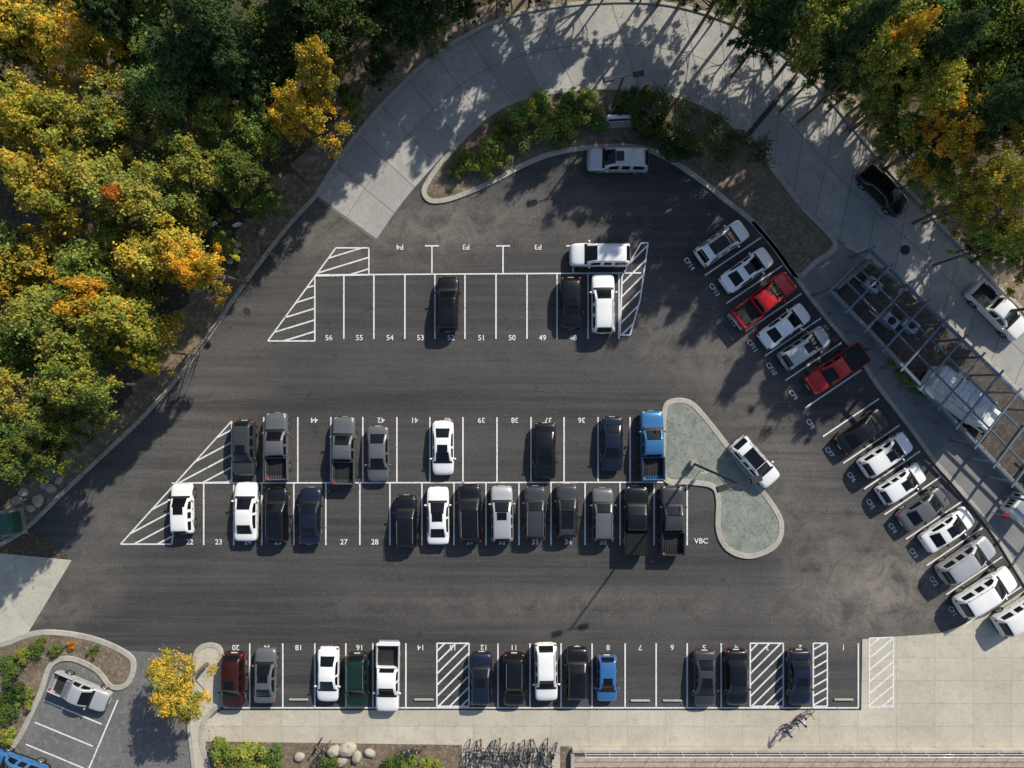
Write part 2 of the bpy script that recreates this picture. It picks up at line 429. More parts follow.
for x in (264, 298, 331, 363, 397, 430, 463, 497, 531, 564, 598, 630): ln(x, 417, x, 483)
for x in (204, 234, 262, 294, 326, 360, 390, 422, 454, 486, 519, 551, 585, 620, 654, 687): ln(x, 482, x, 545)
ln(172, 483, 716, 482)
hatch([(121, 544), (232, 421), (232, 482), (182, 483), (172, 544)], math.radians(28), 11)
for x in (250, 283, 315, 346, 373, 406, 498, 530, 561, 592, 625, 656, 687, 721, 858): ln(x, 643, x, 707)
ln(224, 707.5, 858, 707.5)
hatch([(437, 643), (469, 643), (469, 706), (437, 706)], math.radians(45), 8)
hatch([(750, 643), (783, 643), (783, 706), (750, 706)], math.radians(45), 8)
hatch([(813, 643), (827, 643), (827, 706), (813, 706)], math.radians(30), 8)
hatch([(869, 638), (893, 637), (893, 706), (869, 707)], math.radians(40), 9)
rr = [(722, 243), (747, 269), (765, 299), (785, 325), (804, 348), (826, 374), (843, 403), (862, 431), (884, 456), (903, 483), (925, 507), (946, 532), (966, 560), (985, 590)]
rr = [(rr[0][0]*2-rr[1][0], rr[0][1]*2-rr[1][1])]+rr+[(1004, 620)]
for p, q in zip(rr[1:], rr[2:]):
    mx, my = (p[0]+q[0])/2, (p[1]+q[1])/2; a = math.radians(35)
    ln(mx-34*math.cos(a)-2, my+34*math.sin(a), mx+32*math.cos(a), my-32*math.sin(a))
for i in range(4):
    x0, y0 = 44+i*-9, 700+i*22
    ln(x0, y0, x0+58, y0+24, z=.03)
ln(118, 700, 80, 790, z=.032)
b.obj('parking_line_markings')
nb = MB()
def text(s, x, y, ang, size=.62):
    cu = bpy.data.curves.new('t', 'FONT'); cu.body = s; cu.size = size; cu.align_x = 'CENTER'; cu.align_y = 'CENTER'; cu.offset = .008
    o = bpy.data.objects.new('t', cu); C.objects.link(o)
    me = bpy.data.meshes.new_from_object(o)
    R = Matrix.Rotation(math.radians(ang), 3, 'Z'); wx, wy = P(x, y)
    nb.add([tuple(R @ v.co+Vector((wx, wy, .0645))) for v in me.vertices], [tuple(p.vertices) for p in me.polygons], 'line')
    bpy.data.objects.remove(o)
for i in range(9): text(str(56-i), 329+i*30.5, 338, 0)
for i, s_ in enumerate(('P4', 'P3', 'P3', 'P2')): text(s_, (400, 466, 538, 600)[i], 247, 180)
for i in range(12): text(str(45-i), 281+i*33.4, 420, 180)
for i in range(15): text(str(22+i), (190, 219, 248, 278, 310, 344, 375, 407, 438, 470, 502, 535, 568, 603, 637)[i], 542, 0)
text('VBC', 701, 541, 0)
for i, x in enumerate((236, 267, 299, 330, 360, 390, 421)): text(str(20-i), x, 647, 180)
for i, x in enumerate((453, 484, 514, 546, 577, 608, 640, 672, 704, 736, 767, 800, 843)): text(str(13-i), x, 647, 180)
for i, (x, y) in enumerate(rr[1:-1]): text('CF%d' % (14-i), x-33, y+21, -55, .55)
nb.obj('painted_stall_numbers')
for x, y, a in ((424, 699, 0), (299, 699, 0), (672, 700, 0), (843, 699, 0), (640, 700, 0)):
    w = MB(); w.box((0, 0, .08), (1.6, .16, .12), 'curb', bev=.03)
    for sx in (-.55, .55): w.tube((sx, 0, .13), (sx, 0, .15), .02, .02, 'drain', 6)
    w.obj('wheel_stop', (*P(x, y), .03), a)
for x, y in ((247, 312), (905, 250)):
    w = MB(); w.tube((0, 0, 0), (0, 0, .014), .36, .36, 'drain', 24); w.torus((0, 0, .006), .40, .03, 'joint', 'z', 24, 4)
    w.obj('manhole_cover', (*P(x, y), .032))

# ---------------------------------------------------------------- cars
PAINT0 = simple('paint_placeholder', (.5, .5, .5))
def loft(bld, st, crown=.045, clad=False):
    n = len(st); vs = []
    for (x, w, be, t, r, tag) in st:
        zb = .24
        half = [(.80*w, zb), (.97*w, zb+.10), (w, .58 if be > .7 else be*.7), (.99*w, be-.09), (.95*w, be), (r, max(be+.012, t-.06)), (r*.89, t), (0, t+crown)]
        ring = half+[(-a, c) for a, c in half[:-1][::-1]]
        vs += [(x, a, c) for a, c in ring]
    fs = {}
    for i in range(n-1):
        tag = st[i][5]
        for k in range(14):
            m = min(k, 13-k); mat = 'paint'
            if m == 0 or (clad and m == 1): mat = 'black'
            elif m == 4 and tag in 'GX': mat = 'glass'
            elif m == 6 and tag in 'WX': mat = 'glass'
            elif m >= 5 and tag == 'B': mat = 'black'
            elif m >= 5 and tag == 'D': mat = 'liner'
            f = (i*15+k, i*15+k+1, (i+1)*15+k+1, (i+1)*15+k)
            fs.setdefault(mat, []).append(f)
        fs.setdefault('black', []).append((i*15+14, i*15, (i+1)*15, (i+1)*15+14))
    fs.setdefault('paint', []).append(tuple(range(14, -1, -1)))
    fs['paint'].append(tuple((n-1)*15+k for k in range(15)))
    tmp = MB(); tmp.v = vs
    for mn, fl in fs.items():
        k = tmp.mi(mn if mn != 'paint' else PAINT0)
        for f in fl: tmp.f.append(f); tmp.m.append(k); tmp.sm.append(True)
    me = tmp.mesh('l'); o = bpy.data.objects.new('l', me); C.objects.link(o)
    bm = bmesh.new(); bm.from_mesh(me); bmesh.ops.recalc_face_normals(bm, faces=bm.faces); bm.to_mesh(me); bm.free()
    sd = o.modifiers.new('s', 'SUBSURF'); sd.levels = 2; sd.render_levels = 2
    dg = bpy.context.evaluated_depsgraph_get(); ev = o.evaluated_get(dg); em = ev.to_mesh()
    vv = [tuple(v.co) for v in em.vertices]
    off = len(bld.v); bld.v += vv
    for p in em.polygons:
        mt = tmp.mats[p.material_index]
        bld.f.append(tuple(i+off for i in p.vertices)); bld.m.append(bld.mi(mt)); bld.sm.append(True)
    ev.to_mesh_clear(); bpy.data.objects.remove(o)

def wheels(bld, xf, xr, y, r):
    for x in (xf, xr):
        for s_ in (-1, 1):
            bld.tube((x, s_*(y-.20), r), (x, s_*(y+.005), r), r+.065, r+.065, 'black', 20)
            bld.tube((x, s_*(y-.22), r), (x, s_*(y+.018), r), r, r*.97, 'tyre', 20)
            bld.tube((x, s_*(y+.0), r), (x, s_*(y+.026), r), r*.66, r*.60, 'rim', 10)
            bld.tube((x, s_*(y+.0), r), (x, s_*(y+.034), r), r*.2, r*.18, 'black', 8)
def details(bld, L, W, hz, tz, mx, mz):
    hw = W/2
    for s_ in (-1, 1):
        bld.ell((L/2-.27, s_*(hw-.25), hz), (.22, .14, .07), 'head', 12, 6, rot=-s_*.35)
        bld.ell((-L/2+.11, s_*(hw-.19), tz), (.10, .15, .11), 'tail', 10, 6)
        bld.ell((mx, s_*(hw+.09), mz), (.09, .12, .08), PAINT0, 8, 6)
        bld.tube((mx+.03, s_*(hw-.06), mz-.04), (mx+.03, s_*(hw+.03), mz-.02), .03, .03, 'black', 6)
        for dx in (-.05, -1.05): bld.box((mx-.75+dx, s_*(hw-.005), .83), (.2, .03, .03), 'black')
    bld.box((L/2-.035, 0, hz-.17), (.10, hw*1.05, .16), 'black', bev=.02)
    bld.box((L/2+.012, 0, .42), (.02, .5, .12), 'white')
    bld.box((-L/2-.0, 0, .62), (.03, .5, .14), 'white')
    bld.box((-L/2+.03, 0, .36), (.1, hw*1.3, .12), 'black', bev=.02)

def sedan(var=0):
    b = MB()
    L = 4.72
    st = [(-2.36, .70, .66, .69, .56, 'P'), (-2.31, .82, .88, .93, .72, 'P'), (-2.05, .90, .95, 1.02, .79, 'P'), (-1.66, .92, .96, 1.06, .79, 'W'), (-1.60, .92, .96, 1.09, .78, 'W'),
          (-1.25, .92, .96, 1.27, .73, 'X'), (-.95, .92, .96, 1.39, .695, 'G'), (-.55, .92, .95, 1.43, .685, 'G'), (-.12, .92, .94, 1.455, .685, 'K'), (-.03, .92, .94, 1.455, .685, 'G'),
          (.36, .92, .93, 1.42, .69, 'X'), (.42, .92, .93, 1.40, .69, 'X'), (.78, .92, .93, 1.24, .73, 'W'), (1.16, .92, .93, 1.06, .79, 'B'), (1.25, .92, .92, 1.0, .80, 'P'),
          (1.75, .91, .86, .94, .79, 'P'), (2.10, .88, .78, .86, .74, 'P'), (2.30, .79, .66, .74, .64, 'P'), (2.38, .64, .55, .60, .5, 'P')]
    loft(b, st)
    details(b, L, 1.84, .66, .80, .92, .98)
    wheels(b, 1.42, -1.40, .90, .33)
    b.box((-1.45, 0, 1.19), (.05, .10, .08), 'black')
    if var: b.box((.02, 0, 1.474), (.72, .86, .02), 'glass', bev=.008)
    return b.mesh('sedan')
def suv(var=0, sl=1.0, sh=1.0, sw=1.0):
    b = MB()
    st = [(-2.33, .76, .72, .75, .64, 'P'), (-2.29, .88, 1.00, 1.06, .78, 'W'), (-2.12, .92, 1.05, 1.38, .77, 'W'), (-1.98, .93, 1.05, 1.60, .74, 'G'), (-1.45, .93, 1.04, 1.68, .73, 'G'), (-1.02, .93, 1.03, 1.70, .73, 'K'), (-.93, .93, 1.03, 1.70, .73, 'G'),
          (-.10, .93, 1.02, 1.71, .73, 'K'), (-.01, .93, 1.02, 1.71, .73, 'G'), (.36, .93, 1.01, 1.67, .73, 'X'), (.42, .93, 1.01, 1.65, .73, 'X'), (.76, .93, 1.01, 1.43, .76, 'W'), (1.08, .93, 1.00, 1.21, .80, 'B'),
          (1.18, .93, 1.0, 1.12, .82, 'P'), (1.75, .92, .96, 1.06, .81, 'P'), (2.12, .89, .88, .97, .77, 'P'), (2.30, .80, .74, .82, .68, 'P'), (2.37, .66, .6, .66, .54, 'P')]
    st = [(x*sl, w*sw, z*sh, t*sh, r*sw, g) for x, w, z, t, r, g in st]
    loft(b, st, clad=(var != 1))
    details(b, 4.7*sl, 1.86*sw, .78*sh, 1.0*sh, .88*sl, 1.08*sh)
    wheels(b, 1.42*sl, -1.40*sl, .915*sw, .36)
    if var in (0, 2):
        for s_ in (-1, 1):
            b.tube((-1.75*sl, s_*.66*sw, 1.75*sh), (.30*sl, s_*.66*sw, 1.77*sh), .022, .022, 'black' if var == 2 else 'rim', 6)
            for x in (-1.7, -.7, .25): b.tube((x*sl, s_*.66*sw, 1.60*sh), (x*sl, s_*.66*sw, 1.75*sh), .02, .02, 'black', 5)
    if var == 2:
        b.box((-.55*sl, 0, 1.75*sh), (1.6*sl, 1.0, .03), 'glass', bev=.012)
        for x in (-1.2, -.1): b.tube((x*sl, -.66*sw, 1.775*sh), (x*sl, .66*sw, 1.775*sh), .02, .02, 'black', 6)
    if var == 1: b.box((-.02, 0, 1.742*sh), (.65, .8, .03), 'glass', bev=.012)
    return b.mesh('suv')
def pickup(var=0):
    b = MB()
    st = [(-2.84, .86, .60, .62, .80, 'P'), (-2.80, .93, .80, .82, .88, 'D'), (-1.0, .95, .80, .82, .88, 'D'), (-.95, .95, .82, .86, .88, 'P'), (-.88, .95, 1.10, 1.20, .82, 'W'), (-.74, .95, 1.14, 1.70, .78, 'G'), (-.35, .95, 1.14, 1.80, .77, 'G'),
          (.05, .95, 1.13, 1.82, .77, 'K'), (.15, .95, 1.13, 1.82, .77, 'G'), (.56, .95, 1.12, 1.77, .77, 'X'), (.62, .95, 1.12, 1.75, .77, 'X'), (.95, .95, 1.12, 1.53, .79, 'W'), (1.27, .95, 1.11, 1.30, .83, 'B'), (1.38, .95, 1.10, 1.22, .84, 'P'),
          (2.0, .95, 1.06, 1.18, .84, 'P'), (2.50, .94, 1.00, 1.11, .81, 'P'), (2.74, .88, .80, .98, .74, 'P'), (2.82, .76, .66, .74, .62, 'P')]
    loft(b, st, crown=.035)
    for s_ in (-1, 1):
        b.box((-1.87, s_*.90, 1.03), (1.90, .13, .56), PAINT0, bev=.035)
        b.box((-1.87, s_*.895, 1.322), (1.86, .07, .02), 'black')
        b.box((-1.75, s_*.78, .94), (.8, .14, .26), 'liner', bev=.02)
    b.box((-2.79, 0, 1.03), (.09, 1.72, .54), PAINT0, bev=.03)
    b.box((-.95, 0, 1.02), (.07, 1.70, .56), PAINT0, bev=.02)
    if var == 1: b.box((-1.87, 0, 1.315), (1.80, 1.66, .04), 'black', bev=.015)
    elif var == 2: b.box((-1.20, 0, 1.27), (.42, 1.66, .32), 'rim', bev=.03)
    else:
        for k in range(7): b.box((-1.87, -.6+k*.2, .842), (1.7, .04, .02), 'black')
    details(b, 5.64, 1.9, .92, 1.05, 1.12, 1.22)
    b.box((-2.90, 0, .55), (.14, 1.7, .16), 'rim', bev=.04)
    wheels(b, 1.82, -1.78, .935, .39)
    return b.mesh('pickup')
TPL = dict(sedan=sedan(0), sedan_s=sedan(1), suv=suv(0), suv_s=suv(1), suv_p=suv(2), hatch=suv(1, .9, .9, .96), big=suv(0, 1.06, 1.08, 1.04), van=suv(1, 1.08, 1.05, 1.04),
           pickup=pickup(0), pickup_c=pickup(1), pickup_t=pickup(2))
PC = dict(white=(.80, .80, .79), silver=(.46, .47, .48), grey=(.14, .145, .15), dgrey=(.040, .043, .047), black=(.006, .006, .007), navy=(.008, .013, .030), blue=(.05, .18, .42),
          lblue=(.05, .18, .38), red=(.46, .012, .012), maroon=(.035, .008, .009), dgreen=(.008, .026, .018))
pm = {}
def paint(c):
    if c not in pm:
        t = NT('car_paint_'+c); dirt = t.rng(t.noise(2.5, 5, .7), .5, .8, 0, .15)
        col = PC[c]; t.col(t.mix(dirt, col, tuple(x*.8+.02 for x in col)), .3, .25)
        t.b.inputs['Metallic'].default_value = 0.3 if c in ('silver', 'grey', 'lblue', 'blue') else 0.0
        t.b.inputs['Coat Weight'].default_value = .75; t.b.inputs['Coat Roughness'].default_value = .02
        pm[c] = t.m
    return pm[c]
NM = dict(pickup='parked_pickup_truck', pickup_c='parked_pickup_truck', pickup_t='parked_pickup_truck', sedan='parked_sedan_car', sedan_s='parked_sedan_car', suv='parked_suv', suv_s='parked_suv', suv_p='parked_suv', hatch='parked_hatchback_car', big='parked_suv', van='parked_minivan')
def car(kind, col, x, y, ang, sc=1.0, z=.03, drop=0.8):
    me = TPL[kind].copy()
    for i, m in enumerate(me.materials):
        if m == PAINT0: me.materials[i] = paint(col)
    wx, wy = V(x, y, drop)
    o = bpy.data.objects.new(NM[kind], me); C.objects.link(o)
    o.location = (wx, wy, z); o.rotation_euler = (0, 0, math.radians(ang+random.uniform(-1.2, 1.2))); o.scale = (sc, (sc+1)/2 if sc < 1 else sc, sc)
    return o
U, D_ = 90, -90
cars = [
 ('van', 'silver', 618, 160, 180), ('big', 'white', 600, 255, 180), ('suv_s', 'black', 448, 304, U, .97), ('hatch', 'black', 571, 303, D_), ('big', 'white', 603, 304, U, .98),
 ('suv_s', 'dgrey', 244, 448, D_, .97), ('pickup', 'grey', 277, 446, U, .97), ('pickup', 'grey', 344, 450, U, .97), ('sedan', 'grey', 378, 454, D_, .97), ('sedan_s', 'white', 443, 448, D_, .95), ('sedan_s', 'black', 545, 451, D_, .98), ('sedan', 'navy', 612, 444, D_, .95), ('pickup', 'lblue', 652, 445, U, 1.0),
 ('hatch', 'white', 182, 509, U, .98), ('sedan', 'white', 246, 512, U, 1.02), ('suv_s', 'black', 277, 515, U, .95), ('sedan', 'navy', 310, 516, U, .98), ('suv', 'black', 406, 522, U, .92), ('sedan_s', 'white', 438, 516, U, 1.0), ('big', 'black', 470, 513, U, .95), ('suv_s', 'silver', 502, 514, U, .97), ('suv', 'dgrey', 535, 513, U, .93), ('suv_p', 'dgrey', 567, 511, U, .93), ('suv', 'grey', 603, 515, U, .93), ('pickup_c', 'black', 636, 520, U, .99), ('pickup', 'dgrey', 672, 520, U, 1.0),
 ('suv_s', 'maroon', 233, 681, D_, .97), ('sedan_s', 'grey', 265, 676, U, .95), ('sedan', 'white', 328, 675, D_, .95), ('suv', 'dgreen', 357, 681, D_, .95), ('pickup', 'white', 388, 677, D_, 1.0), ('hatch', 'navy', 481, 679, U, 1.0), ('suv', 'black', 514, 680, D_, .92), ('big', 'white', 546, 672, D_, .95), ('hatch', 'black', 577, 674, U, 1.0), ('hatch', 'blue', 607, 679, D_, .9),
 ('sedan_s', 'dgrey', 705, 679, D_, .98), ('sedan', 'black', 737, 678, D_, .97), ('sedan_s', 'navy', 800, 678, D_, .97),
 ('suv_p', 'white', 722, 243, 34, .98), ('sedan_s', 'white', 747, 270, 36, .97), ('pickup', 'red', 764, 300, 38, 1.0), ('sedan', 'white', 785, 326, 37, .95), ('suv_s', 'silver', 805, 348, 33, .93), ('pickup_c', 'red', 836, 369, 213, .93),
 ('sedan', 'black', 863, 431, 36, .98), ('suv_s', 'white', 886, 455, 35, .97), ('hatch', 'white', 902, 484, 34, .98), ('sedan', 'grey', 925, 508, 35, .98), ('sedan_s', 'white', 948, 530, 34, .98), ('big', 'silver', 966, 560, 34, 1.0), ('big', 'white', 985, 592, 33, 1.05), ('van', 'white', 1024, 612, 33, 1.0),
 ('suv_p', 'white', 755, 462, -48, .98), ('sedan_s', 'black', 884, 190, -45, 1.02), ('pickup', 'white', 998, 311, -45, .98), ('pickup_t', 'silver', 80, 692, -24, .86), ('suv', 'blue', 18, 768, 160, 1.0)]
for c in cars: car(*c)

# ---------------------------------------------------------------- trees
def add_leaves(b, cen, nor, size, tone, hue, rng):
    n = len(cen); nor = nor/np.maximum(np.linalg.norm(nor, axis=1, keepdims=True), 1e-6)
    r = rng.normal(size=(n, 3)); u = np.cross(nor, r); u /= np.maximum(np.linalg.norm(u, axis=1, keepdims=True), 1e-6)
    w = np.cross(nor, u); s = size[:, None]
    v = np.stack([cen-u*s, cen-w*s*.6+nor*s*.15, cen+u*s, cen+w*s*.6+nor*s*.15], 1).reshape(-1, 3)
    off = len(b.v); b.v += list(map(tuple, v.tolist())); k = b.mi('leaf')
    ids = (np.arange(n)*4+off)[:, None]+np.arange(4)
    b.f += list(map(tuple, ids.tolist())); b.m += [k]*n; b.sm += [False]*n
    b.tone += np.repeat(tone, 4).tolist(); b.hue += np.repeat(hue, 4).tolist()
def finish(b, name):
    me = b.mesh(name)
    for nm, l in (('tone', b.tone), ('hue', b.hue)):
        a = me.attributes.new(nm, 'FLOAT', 'POINT'); a.data.foreach_set('value', l)
    return me
def sync(b):
    d = len(b.v)-len(b.tone); b.tone += [0.5]*d; b.hue += [0.5]*d
def deciduous(seed, R=4.4, Hh=12.5, ncl=110):
    rng = np.random.default_rng(seed); b = MB(); b.tone = []; b.hue = []
    zc = Hh*.42; ch = Hh*.58
    b.tube((0, 0, 0), (.1, .1, Hh*.35), .24, .17, 'bark', 8); b.tube((.1, .1, Hh*.35), (0, .05, Hh*.85), .17, .06, 'bark', 7)
    cl = []
    # clumps follow a handful of boughs so the crown breaks into masses with gaps
    nb_ = rng.integers(7, 10); bough = [(rng.uniform(0, 6.283), rng.uniform(.25, 1.0)) for _ in range(nb_)]+[(0, .05)]
    for i in range(ncl):
        ba, bq = bough[i % len(bough)]
        bx, by = bq*R*.72*math.cos(ba), bq*R*.72*math.sin(ba)
        g = rng.normal(size=2)*R*.21
        x, y = bx+g[0], by+g[1]; q = min(1.05, math.hypot(x, y)/R)
        dome = math.sqrt(max(0, 1-q*q*.85)); local = max(0, 1-math.hypot(*g)/(R*.5))
        z = zc+ch*dome*(.45+.5*local)*rng.uniform(.7, 1.05)
        cl.append((x, y, z, local))
    for i in range(0, ncl, 4):
        c = Vector(cl[i][:3]); s0 = Vector((.05, .07, max(Hh*.25, c.z-1.5-c.xy.length*.5))); md = (s0+c)/2+Vector((0, 0, -.3))
        b.tube(s0, md, .09, .055, 'bark', 5, False); b.tube(md, c, .055, .02, 'bark', 5, False)
    sync(b)
    for c in cl:
        rad = rng.uniform(.28, .78); n = int(190*rad)+45
        d = rng.normal(size=(n, 3)); d /= np.linalg.norm(d, axis=1, keepdims=True); rr_ = rng.uniform(0, 1, n)**.5
        out = (rng.uniform(0, 1, n) < .3)[:, None]*rng.uniform(0, 1.0, (n, 1))+1
        st = np.array([rad*rng.uniform(.6, 1.6), rad*rng.uniform(.6, 1.6), rad*.5])
        pts = np.array(c[:3])+d*rr_[:, None]*out*st
        nor = d*.6+np.array([.15, .2, .7])+rng.normal(size=(n, 3))*.45
        ct = rng.uniform(.15, .65)+.2*c[3]; chh = rng.uniform(0, 1)
        add_leaves(b, pts, nor, rng.uniform(.07, .19, n), np.clip(ct+rng.normal(size=n)*.22, 0, 1), np.clip(chh*.8+.1+rng.normal(size=n)*.2, 0, 1), rng)
    return finish(b, 'deciduous_tree')
def pine(seed, R=3.6, Hh=16):
    rng = np.random.default_rng(seed); b = MB(); b.tone = []; b.hue = []
    b.tube((0, 0, 0), (.15, 0, Hh*.6), .22, .14, 'bark', 8); b.tube((.15, 0, Hh*.6), (.1, .1, Hh), .14, .03, 'bark', 6)
    br = []
    nw = 13
    for w in range(nw):
        z = Hh*(.42+.56*w/nw); ln_ = R*(1-.80*(w/nw)**1.3)
        for k in range(6):
            a = k*1.047+w*.5+rng.uniform(-.3, .3); l = ln_*rng.uniform(.65, 1.12)
            e = (l*math.cos(a), l*math.sin(a), z+l*.12+rng.uniform(-.2, .3)); b.tube((.12, .05, z), e, .045, .015, 'bark', 4, False); br.append((e, l, z))
    sync(b)
    for e, l, z in br:
        e = np.array(e); s0 = np.array([.12, .05, z]); m = int(l*5)+3
        for j in range(m):
            t = .22+.78*(j+1)/m; side = rng.normal(size=3)*np.array([.30, .30, .12])*(1.1-.3*t)
            c = s0+(e-s0)*t+side; n = 28
            d = rng.normal(size=(n, 3)); d /= np.linalg.norm(d, axis=1, keepdims=True)
            add_leaves(b, c+d*rng.uniform(.05, .34, (n, 1)), d*.5+np.array([0, 0, .6])+rng.normal(size=(n, 3))*.5, rng.uniform(.07, .14, n), np.clip(rng.uniform(.2, .7)+rng.normal(size=n)*.2, 0, 1), np.clip(rng.normal(size=n)*.15+.35, 0, 1), rng)
    return finish(b, 'pine_tree')
def shrub(seed):
    rng = np.random.default_rng(seed); b = MB(); b.tone = []; b.hue = []
    cl = [(rng.uniform(-.7, .7), rng.uniform(-.7, .7), rng.uniform(.35, .9)) for _ in range(11)]
    for c in cl[:6]: b.tube((0, 0, 0), c, .035, .012, 'bark', 5, False)
    sync(b)
    for c in cl:
        n = 190; d = rng.normal(size=(n, 3)); d /= np.linalg.norm(d, axis=1, keepdims=True); rad = rng.uniform(.28, .5)
        add_leaves(b, np.maximum(np.array(c)+d*rad*rng.uniform(.3, 1.1, (n, 1)), [-9, -9, .03]), d*.7+np.array([0, 0, .6])+rng.normal(size=(n, 3))*.4, rng.uniform(.05, .10, n), np.clip(rng.uniform(.2, .75)+rng.normal(size=n)*.2, 0, 1), np.clip(rng.uniform(.1, .8)+rng.normal(size=n)*.2, 0, 1), rng)
    return finish(b, 'shrub')
def sparse(seed, Hh=6.5):
    rng = np.random.default_rng(seed); b = MB(); b.tone = []; b.hue = []
    b.tube((0, 0, 0), (0, 0, Hh*.5), .12, .08, 'bark', 7); b.tube((0, 0, Hh*.5), (.1, 0, Hh), .08, .02, 'bark', 6)
    tips = []
    for i in range(16):
        a = rng.uniform(0, 6.28); z = Hh*rng.uniform(.3, .85); l = rng.uniform(1.0, 2.3); e = (l*math.cos(a), l*math.sin(a), z+l*.7)
        b.tube((0, 0, z), e, .04, .012, 'bark', 5, False); tips.append(e)
        for k in range(3):
            a2 = a+rng.uniform(-.9, .9); s0 = np.array([0, 0, z])*.5+np.array(e)*.5; e2 = tuple(s0+np.array([math.cos(a2), math.sin(a2), .6])*rng.uniform(.5, 1.0)); b.tube(tuple(s0), e2, .02, .008, 'bark', 4, False); tips.append(e2)
    sync(b)
    for c in tips:
        n = 34; d = rng.normal(size=(n, 3))*.28
        add_leaves(b, np.array(c)+d, rng.normal(size=(n, 3))+np.array([0, 0, .6]), rng.uniform(.06, .12, n), rng.uniform(.2, .8, n), rng.uniform(.2, .9, n), rng)
    return finish(b, 'young_tree')
DT = [deciduous(i+1, R=4.3+.25*(i % 3), Hh=11.5+i % 4) for i in range(7)]
PT = [pine(20+i) for i in range(3)]
ST = [shrub(40+i) for i in range(4)]
YT = [sparse(60+i) for i in range(3)]
LC = dict(y=(.50, .37, .06), ly=(.37, .335, .07), l=(.235, .275, .075), g=(.13, .185, .06), d=(.055, .09, .036), o=(.42, .20, .045), p=(.075, .12, .055))
def put(me, name, x, y, z, col, sc, sz=None, jitter=.15):
    o = bpy.data.objects.new(name, me); C.objects.link(o); wx, wy = V(x, y, z)
    o.location = (wx, wy, 0.0); o.rotation_euler = (random.uniform(-.03, .03), random.uniform(-.03, .03), random.uniform(0, 6.28))
    o.scale = (sc, sc*random.uniform(.9, 1.1), sz or sc); c = LC[col]; j = random.uniform(1-jitter, 1+jitter)
    o.color = (c[0]*j*random.uniform(.9, 1.1), c[1]*j, c[2]*j, 1); return o
def tree(x, y, rpx, col, h=13):
    k = random.randrange(7); me = DT[k]
    zc = h*.72; rad = rpx/S*(CAMH-zc)/CAMH
    put(me, 'oak_tree' if col in 'gdl' else 'maple_tree', x, y, zc, col, rad/4.5, h/(11.5+k % 4)*1.0)
def ptree(x, y, rpx, col='p', h=17):
    zc = h*.75; rad = rpx/S*(CAMH-zc)/CAMH
    put(random.choice(PT), 'pine_tree', x, y, zc, col, rad/3.7, h/16)
L_ = [(15, 15, 58, 'ly'), (70, 42, 50, 'y'), (140, 20, 55, 'g'), (275, 40, 48, 'g'), (345, 20, 42, 'd'), (30, 105, 56, 'ly'), (100, 125, 55, 'l'), (168, 95, 52, 'g'), (228, 115, 48, 'l'), (302, 108, 34, 'y'), (322, 66, 30, 'ly'),
      (50, 180, 56, 'ly'), (125, 190, 56, 'l'), (190, 170, 50, 'l'), (235, 172, 28, 'g'), (30, 260, 55, 'ly'), (95, 262, 54, 'l'), (155, 250, 48, 'ly'), (192, 262, 30, 'y'), (55, 325, 52, 'l'), (120, 318, 46, 'ly'), (10, 345, 45, 'g'), (25, 400, 48, 'l'), (75, 385, 42, 'l'), (8, 455, 42, 'g'), (50, 435, 30, 'g'), (138, 350, 24, 'ly'),
      (-45, 60, 60, 'g'), (-50, 160, 60, 'l'), (-50, 260, 60, 'g'), (-45, 360, 60, 'l'), (-50, 450, 55, 'g'), (60, -45, 60, 'g'), (150, -50, 60, 'd'), (240, -50, 60, 'g'), (330, -50, 55, 'd'), (-40, -40, 60, 'l'), (85, 300, 32, 'y'), (60, 115, 34, 'y'), (125, 200, 22, 'o'), (45, 200, 26, 'y'), (8, 290, 26, 'y'), (20, 45, 26, 'o')]
for t in L_: tree(*t, h=random.uniform(10, 14.5))
for t in [(210, 25, 50), (245, 70, 42), (180, 55, 40), (385, -5, 40), (95, 5, 30), (290, -10, 45), (420, -40, 45)]: ptree(*t, h=random.uniform(13, 17))
R_ = [(835, 8, 48, 'l'), (900, 15, 52, 'l'), (965, 10, 55, 'g'), (1020, 30, 50, 'l'), (868, 58, 38, 'l'), (925, 75, 46, 'ly'), (985, 75, 48, 'l'), (955, 128, 36, 'y'), (1012, 130, 45, 'ly'), (1008, 185, 40, 'ly'), (1022, 240, 32, 'l'),
      (1075, 60, 60, 'g'), (1085, 150, 60, 'l'), (1085, 230, 55, 'g'), (1085, 300, 45, 'ly'), (780, -50, 50, 'g'), (860, -60, 60, 'd'), (950, -60, 60, 'g'), (1040, -50, 60, 'g'), (1130, 0, 60, 'g'), (1140, 110, 60, 'g'), (905, 45, 28, 'y')]
for t in R_: tree(*t, h=random.uniform(12, 16))
for t in [(785, 2, 36), (940, 40, 36), (1000, 100, 34), (1035, 80, 40), (860, 30, 28)]: ptree(*t, h=random.uniform(15, 18))
for t in [(450, -62, 46, 'd'), (530, -82, 46, 'g'), (610, -90, 48, 'd'), (690, -80, 46, 'g'), (738, -48, 42, 'd'), (400, -60, 48, 'g'), (570, -150, 60, 'g'), (660, -155, 60, 'g'), (480, -150, 60, 'g'), (760, -130, 60, 'g')]: tree(*t, h=random.uniform(12, 15))
